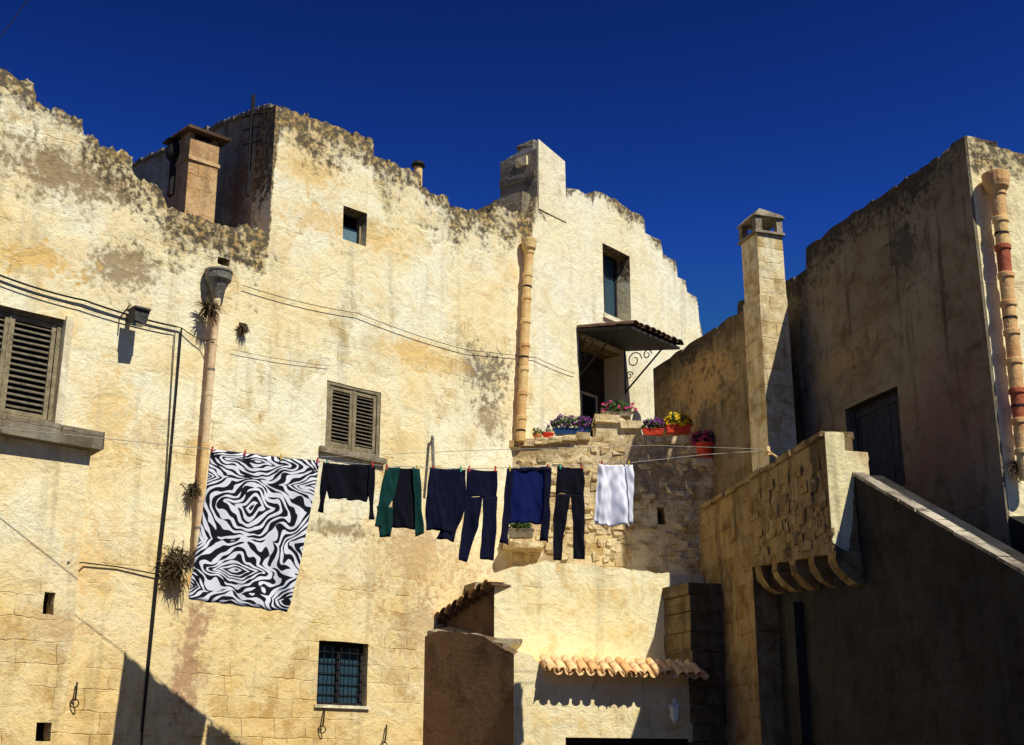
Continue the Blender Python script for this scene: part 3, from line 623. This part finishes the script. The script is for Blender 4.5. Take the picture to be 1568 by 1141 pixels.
def trousers(name,w0,w1,vt,l0,l1,r0,r1,vb,m,seed):
    mid=(w0+w1)/2+1; vc=vt+42
    cloth(name,[([((w0,vt),(w1,vt+3)),((w0-1,vt+22),(w1+1,vt+24)),((w0-2,vc),(w1+1,vc+2))],0,0),
     ([((w0-2,vc),(mid,vc)),((w0-6,vc+45),(mid-7,vc+47)),((l0,vb-2),(l1,vb))],0,.004),([((mid,vc),(w1+1,vc)),(((mid+r0)/2+2,vc+45),((w1+r1)/2+1,vc+45)),((r0,vb-3),(r1,vb-2))],0,.004)],[m],.06,2.6,0,seed,14)
trousers('black_trousers',715,761,718,701,716,734,757,860,nav,8)
trousers('black_trousers',853,893,714,845,860,878,896,859,blk,9)
cloth('blue_shirt',[([((776,718),(842,716)),((778,760),(838,761)),((778,800),(834,803))],0,0),([((775,719),(786,719)),((771,770),(782,772)),((763,832),(776,835))],1,.03),([((832,717),(843,717)),((832,770),(841,770)),((825,828),(838,831))],1,.03),([((777,717),(841,715)),((777,722),(841,721))],1,.012)],[blu,nav],.06,2.6,0,10)
cloth('white_shirt',[([((918,712),(964,711)),((915,735),(966,735)),((914,770),(967,770)),((912,803),(966,806))],0,0),([((916,711),(923,712)),((912,750),(919,751)),((909,800),(916,802))],0,.03),([((958,711),(968,712)),((960,750),(969,751)),((964,800),(970,802))],0,.03)],[wht],.10,3.2,0,11)
b=B()
def lp(u,v,o=0): return PC.P(u,v,o)
b.tube([lp(-400,590),lp(0,655),lp(322,688),lp(490,706),lp(600,714),lp(720,718),lp(850,714),lp(970,708),lp(1080,696),lp(1175,690)],.005,5)
b.tube([lp(490,700,.05),lp(720,690,.05),lp(1000,682,.05),lp(1175,688,.05)],.004,5)
b.obj('clothesline',[simple('rope_mat',(.45,.42,.36),.8,.2)])
b=B(); b.tube([lp(1174,684),lp(1176,697)],.05,10); b.tube([PP1.P(1190,700,.0),lp(1175,690)],.015,6); b.obj('clothesline_pulley',[terra_pale])
pm=[simple('red_plastic_mat',(.55,.03,.03),.5,.1),simple('yellow_plastic_mat',(.7,.45,.05),.5,.1),simple('green_plastic_mat',(.05,.4,.25),.5,.1)]
b=B()
for i,(u,v) in enumerate([(325,688),(375,693),(430,699),(486,705),(500,709),(570,711),(592,715),(638,717),(663,717),(705,718),(718,718),(758,718),(780,717),(838,715),(857,714),(890,714),(921,710),(962,709)]):
    a,zz=PC.px(u,v); b.box(PC,a-.010,a+.010,zz-.05,zz+.035,.004,.03,(0,0,1,0,2)[i%5])
b.obj('clothes_pegs',pm)
# ================================================================ POTS AND FLOWERS
leafm=simple('leaf_mat',(.06,.12,.025),.6,.5,12,bump=0); dryleaf=simple('dry_plant_mat',(.13,.09,.045),.9,.5,12,bump=0)
def bush(name,c,rx,ry,rz,nl,fc,nf,pot=None,ls=.05,leaf=leafm,seed=1):
    rnd=random.Random(seed); b=B(); c=Vector(c)
    def rp(k=1):
        while True:
            p=Vector((rnd.uniform(-1,1),rnd.uniform(-1,1),rnd.uniform(-.7,1)))
            if p.length<1 and (k==1 or p.length>.6): break
        w=1+.35*noise.noise(p*2.1+Vector((seed,0,0))); return c+Vector((p.x*rx,p.y*ry,p.z*rz))*w*k
    def leafq(p,s,m):
        d=Vector((rnd.gauss(0,1),rnd.gauss(0,1),rnd.gauss(0,1))).normalized(); e=d.orthogonal().normalized(); 
        b.add([p-d*s,p+e*s*.45,p+d*s,p-e*s*.45],[(0,1,2,3)],m)
    for i in range(nl): leafq(rp(),ls*rnd.uniform(.6,1.2),0)
    for i in range(nf):
        p=rp(1.12); 
        for k in range(6): leafq(p+Vector((rnd.gauss(0,.018),rnd.gauss(0,.018),rnd.gauss(0,.018))),.042,1)
    mats=[leaf,fc or leaf]
    if pot:
        kind,pm_,pr,ph_=pot; mats.append(pm_); base=c-Vector((0,0,rz*.6+ph_))
        if kind=='round': b.lathe(base,[(pr*.7,0),(pr*.95,ph_*.8),(pr*1.1,ph_*.8),(pr*1.1,ph_),(pr*.9,ph_),(pr*.85,ph_*.85)],18,2)
        else:
            h=Vector((0,0,ph_)); w=[Vector((-pr,-.11,0)),Vector((pr,-.11,0)),Vector((pr,.11,0)),Vector((-pr,.11,0))]
            b.hexa([base+q*.9 for q in w],[base+h+q for q in w],2); b.hexa([base+h*1.0+q*1.06 for q in w],[base+h*1.12+q*1.06 for q in w],2)
    return b.obj(name,mats)
fl=lambda n,c: simple(n,c,.6,.25,20,bump=0)
pur=fl('purple_petal_mat',(.22,.04,.26)); mag=fl('magenta_petal_mat',(.85,.06,.30)); yel=fl('yellow_petal_mat',(.95,.65,.02))
bluep=simple('blue_plastic_mat',(.02,.07,.20),.5,.2); redp=simple('red_pot_mat',(.75,.07,.03),.5,.2); terr=simple('terracotta_pot_mat',(.6,.22,.08),.7,.2)
bush('purple_flower_planter',PT.P(876,650,-.2),.42,.16,.18,420,pur,60,('box',bluep,.36,.10),seed=2)
bush('pink_flower_planter',PT.P(944,626,-.25),.34,.16,.15,320,mag,22,('box',matGrey,.30,.08),seed=3)
bush('purple_flower_planter',PT.P(1000,652,-.25),.22,.15,.15,260,pur,25,('box',redp,.20,.10),seed=4)
bush('yellow_flower_planter',PT.P(1038,645,-.2),.27,.16,.18,240,yel,70,('box',redp,.24,.14),.045,seed=5)
bush('magenta_flower_pot',PT.P(1078,672,.02),.25,.18,.17,300,mag,60,('round',redp,.18,.26),.045,seed=6)
bush('small_flower_pot',PT.P(823,662,-.15),.09,.09,.10,90,yel,6,('round',terr,.08,.12),.035,seed=7)
bush('small_flower_pot',PT.P(839,660,-.15),.10,.09,.08,60,None,0,('round',redp,.11,.13),.035,seed=8)
bush('potted_plant',PT.P(797,806,.35),.22,.15,.13,260,yel,6,('box',matGrey,.24,.14),.05,seed=9)
b=B(); a,zz=PT.px(797,832,.35); b.box(PT,a-.32,a+.42,zz-.1,zz,0,.55,0,.02); b.obj('stone_shelf',[matT],T)
def tuft(name,cs,m,seed=1):
    rnd=random.Random(seed); b=B()
    for (c,r,n,down,ln) in cs:
        c=Vector(c)
        for i in range(n):
            d=Vector((rnd.gauss(0,1),rnd.gauss(0,.6)-.4,rnd.gauss(-.6 if down else .1,.8))).normalized(); p=c+Vector((rnd.gauss(0,r*.35),rnd.gauss(0,r*.2),rnd.gauss(0,r*.35)))
            L_=ln*rnd.uniform(.4,1); e=d.orthogonal().normalized()*.008
            q=p+d*L_*.6; w=q+d*L_*.4+Vector((0,0,-.06)); b.add([p-e,p+e,q+e,w,q-e],[(0,1,2,3,4)])
    return b.obj(name,[m])
tuft('dry_wall_plant',[(PA.P(272,862,.15),.26,560,False,.24)],dryleaf,1)
tuft('dry_wall_plant',[(PA.P(297,748,.12),.10,130,False,.18)],dryleaf,2)
tuft('dry_wall_plant',[(PA.P(372,502,.05),.06,110,True,.15)],dryleaf,3)
tuft('dry_wall_plant',[(PA.P(321,468,.2),.09,170,True,.3)],dryleaf,4)
tuft('dry_wall_plant',[(PF.P(1558,715,.1),.08,110,False,.2)],dryleaf,5)
g=[]
for i in range(34):
    a,zz=random.choice(topA[5:]); g.append((PA.pt(a,zz,-.1),.05,18,False,.13))
for i in range(12):
    a,zz=random.choice(tBs[8:]); g.append((PB.pt(a,zz,-.1),.04,10,False,.10))
tuft('parapet_grass',g,dryleaf,9)
# ================================================================ LIGHT
az=Vector((.69,-.724)).normalized(); EL=math.radians(53)
S=Vector((az.x*math.cos(EL),az.y*math.cos(EL),math.sin(EL)))
sl_=bpy.data.lights.new('sun','SUN'); sl_.energy=5; sl_.angle=math.radians(.5); sl_.color=(1,.97,.86)
so=bpy.data.objects.new('sun',sl_); sc.collection.objects.link(so); so.rotation_euler=S.to_track_quat('Z','Y').to_euler(); so.location=(20,-20,40)
w=bpy.data.worlds.new('World'); sc.world=w; w.use_nodes=True; nt=w.node_tree; bg=nt.nodes['Background']
sk=nt.nodes.new('ShaderNodeTexSky'); sk.sky_type='NISHITA'; sk.sun_disc=False; sk.sun_elevation=EL; sk.sun_rotation=math.atan2(az.x,az.y); sk.air_density=1.0; sk.dust_density=.3; sk.ozone_density=3
gmn=nt.nodes.new('ShaderNodeGamma'); gmn.inputs[1].default_value=3.6
mx=nt.nodes.new('ShaderNodeMix'); mx.data_type='RGBA'; mx.blend_type='MULTIPLY'; mx.inputs[0].default_value=1; mx.inputs[7].default_value=(.045,.038,.028,1)
mn=nt.nodes.new('ShaderNodeVectorMath'); mn.operation='MINIMUM'; mn.inputs[1].default_value=(.22,.95,3.2)
nt.links.new(sk.outputs[0],gmn.inputs[0]); nt.links.new(gmn.outputs[0],mx.inputs[6]); nt.links.new(mx.outputs[2],mn.inputs[0]); nt.links.new(mn.outputs[0],bg.inputs[0]); bg.inputs[1].default_value=.1
sc.view_settings.view_transform='Standard'; sc.view_settings.look='None'; sc.view_settings.exposure=0
# ================================================================ CAMERA
cd=bpy.data.cameras.new('camera'); co=bpy.data.objects.new('camera',cd); sc.collection.objects.link(co)
co.location=(0,0,CZ); co.rotation_euler=(math.radians(90)+PIT,0,0); cd.sensor_width=36; cd.sensor_fit='HORIZONTAL'; cd.lens=36*F/1568; cd.clip_end=3000; cd.clip_start=.1
sc.camera=co
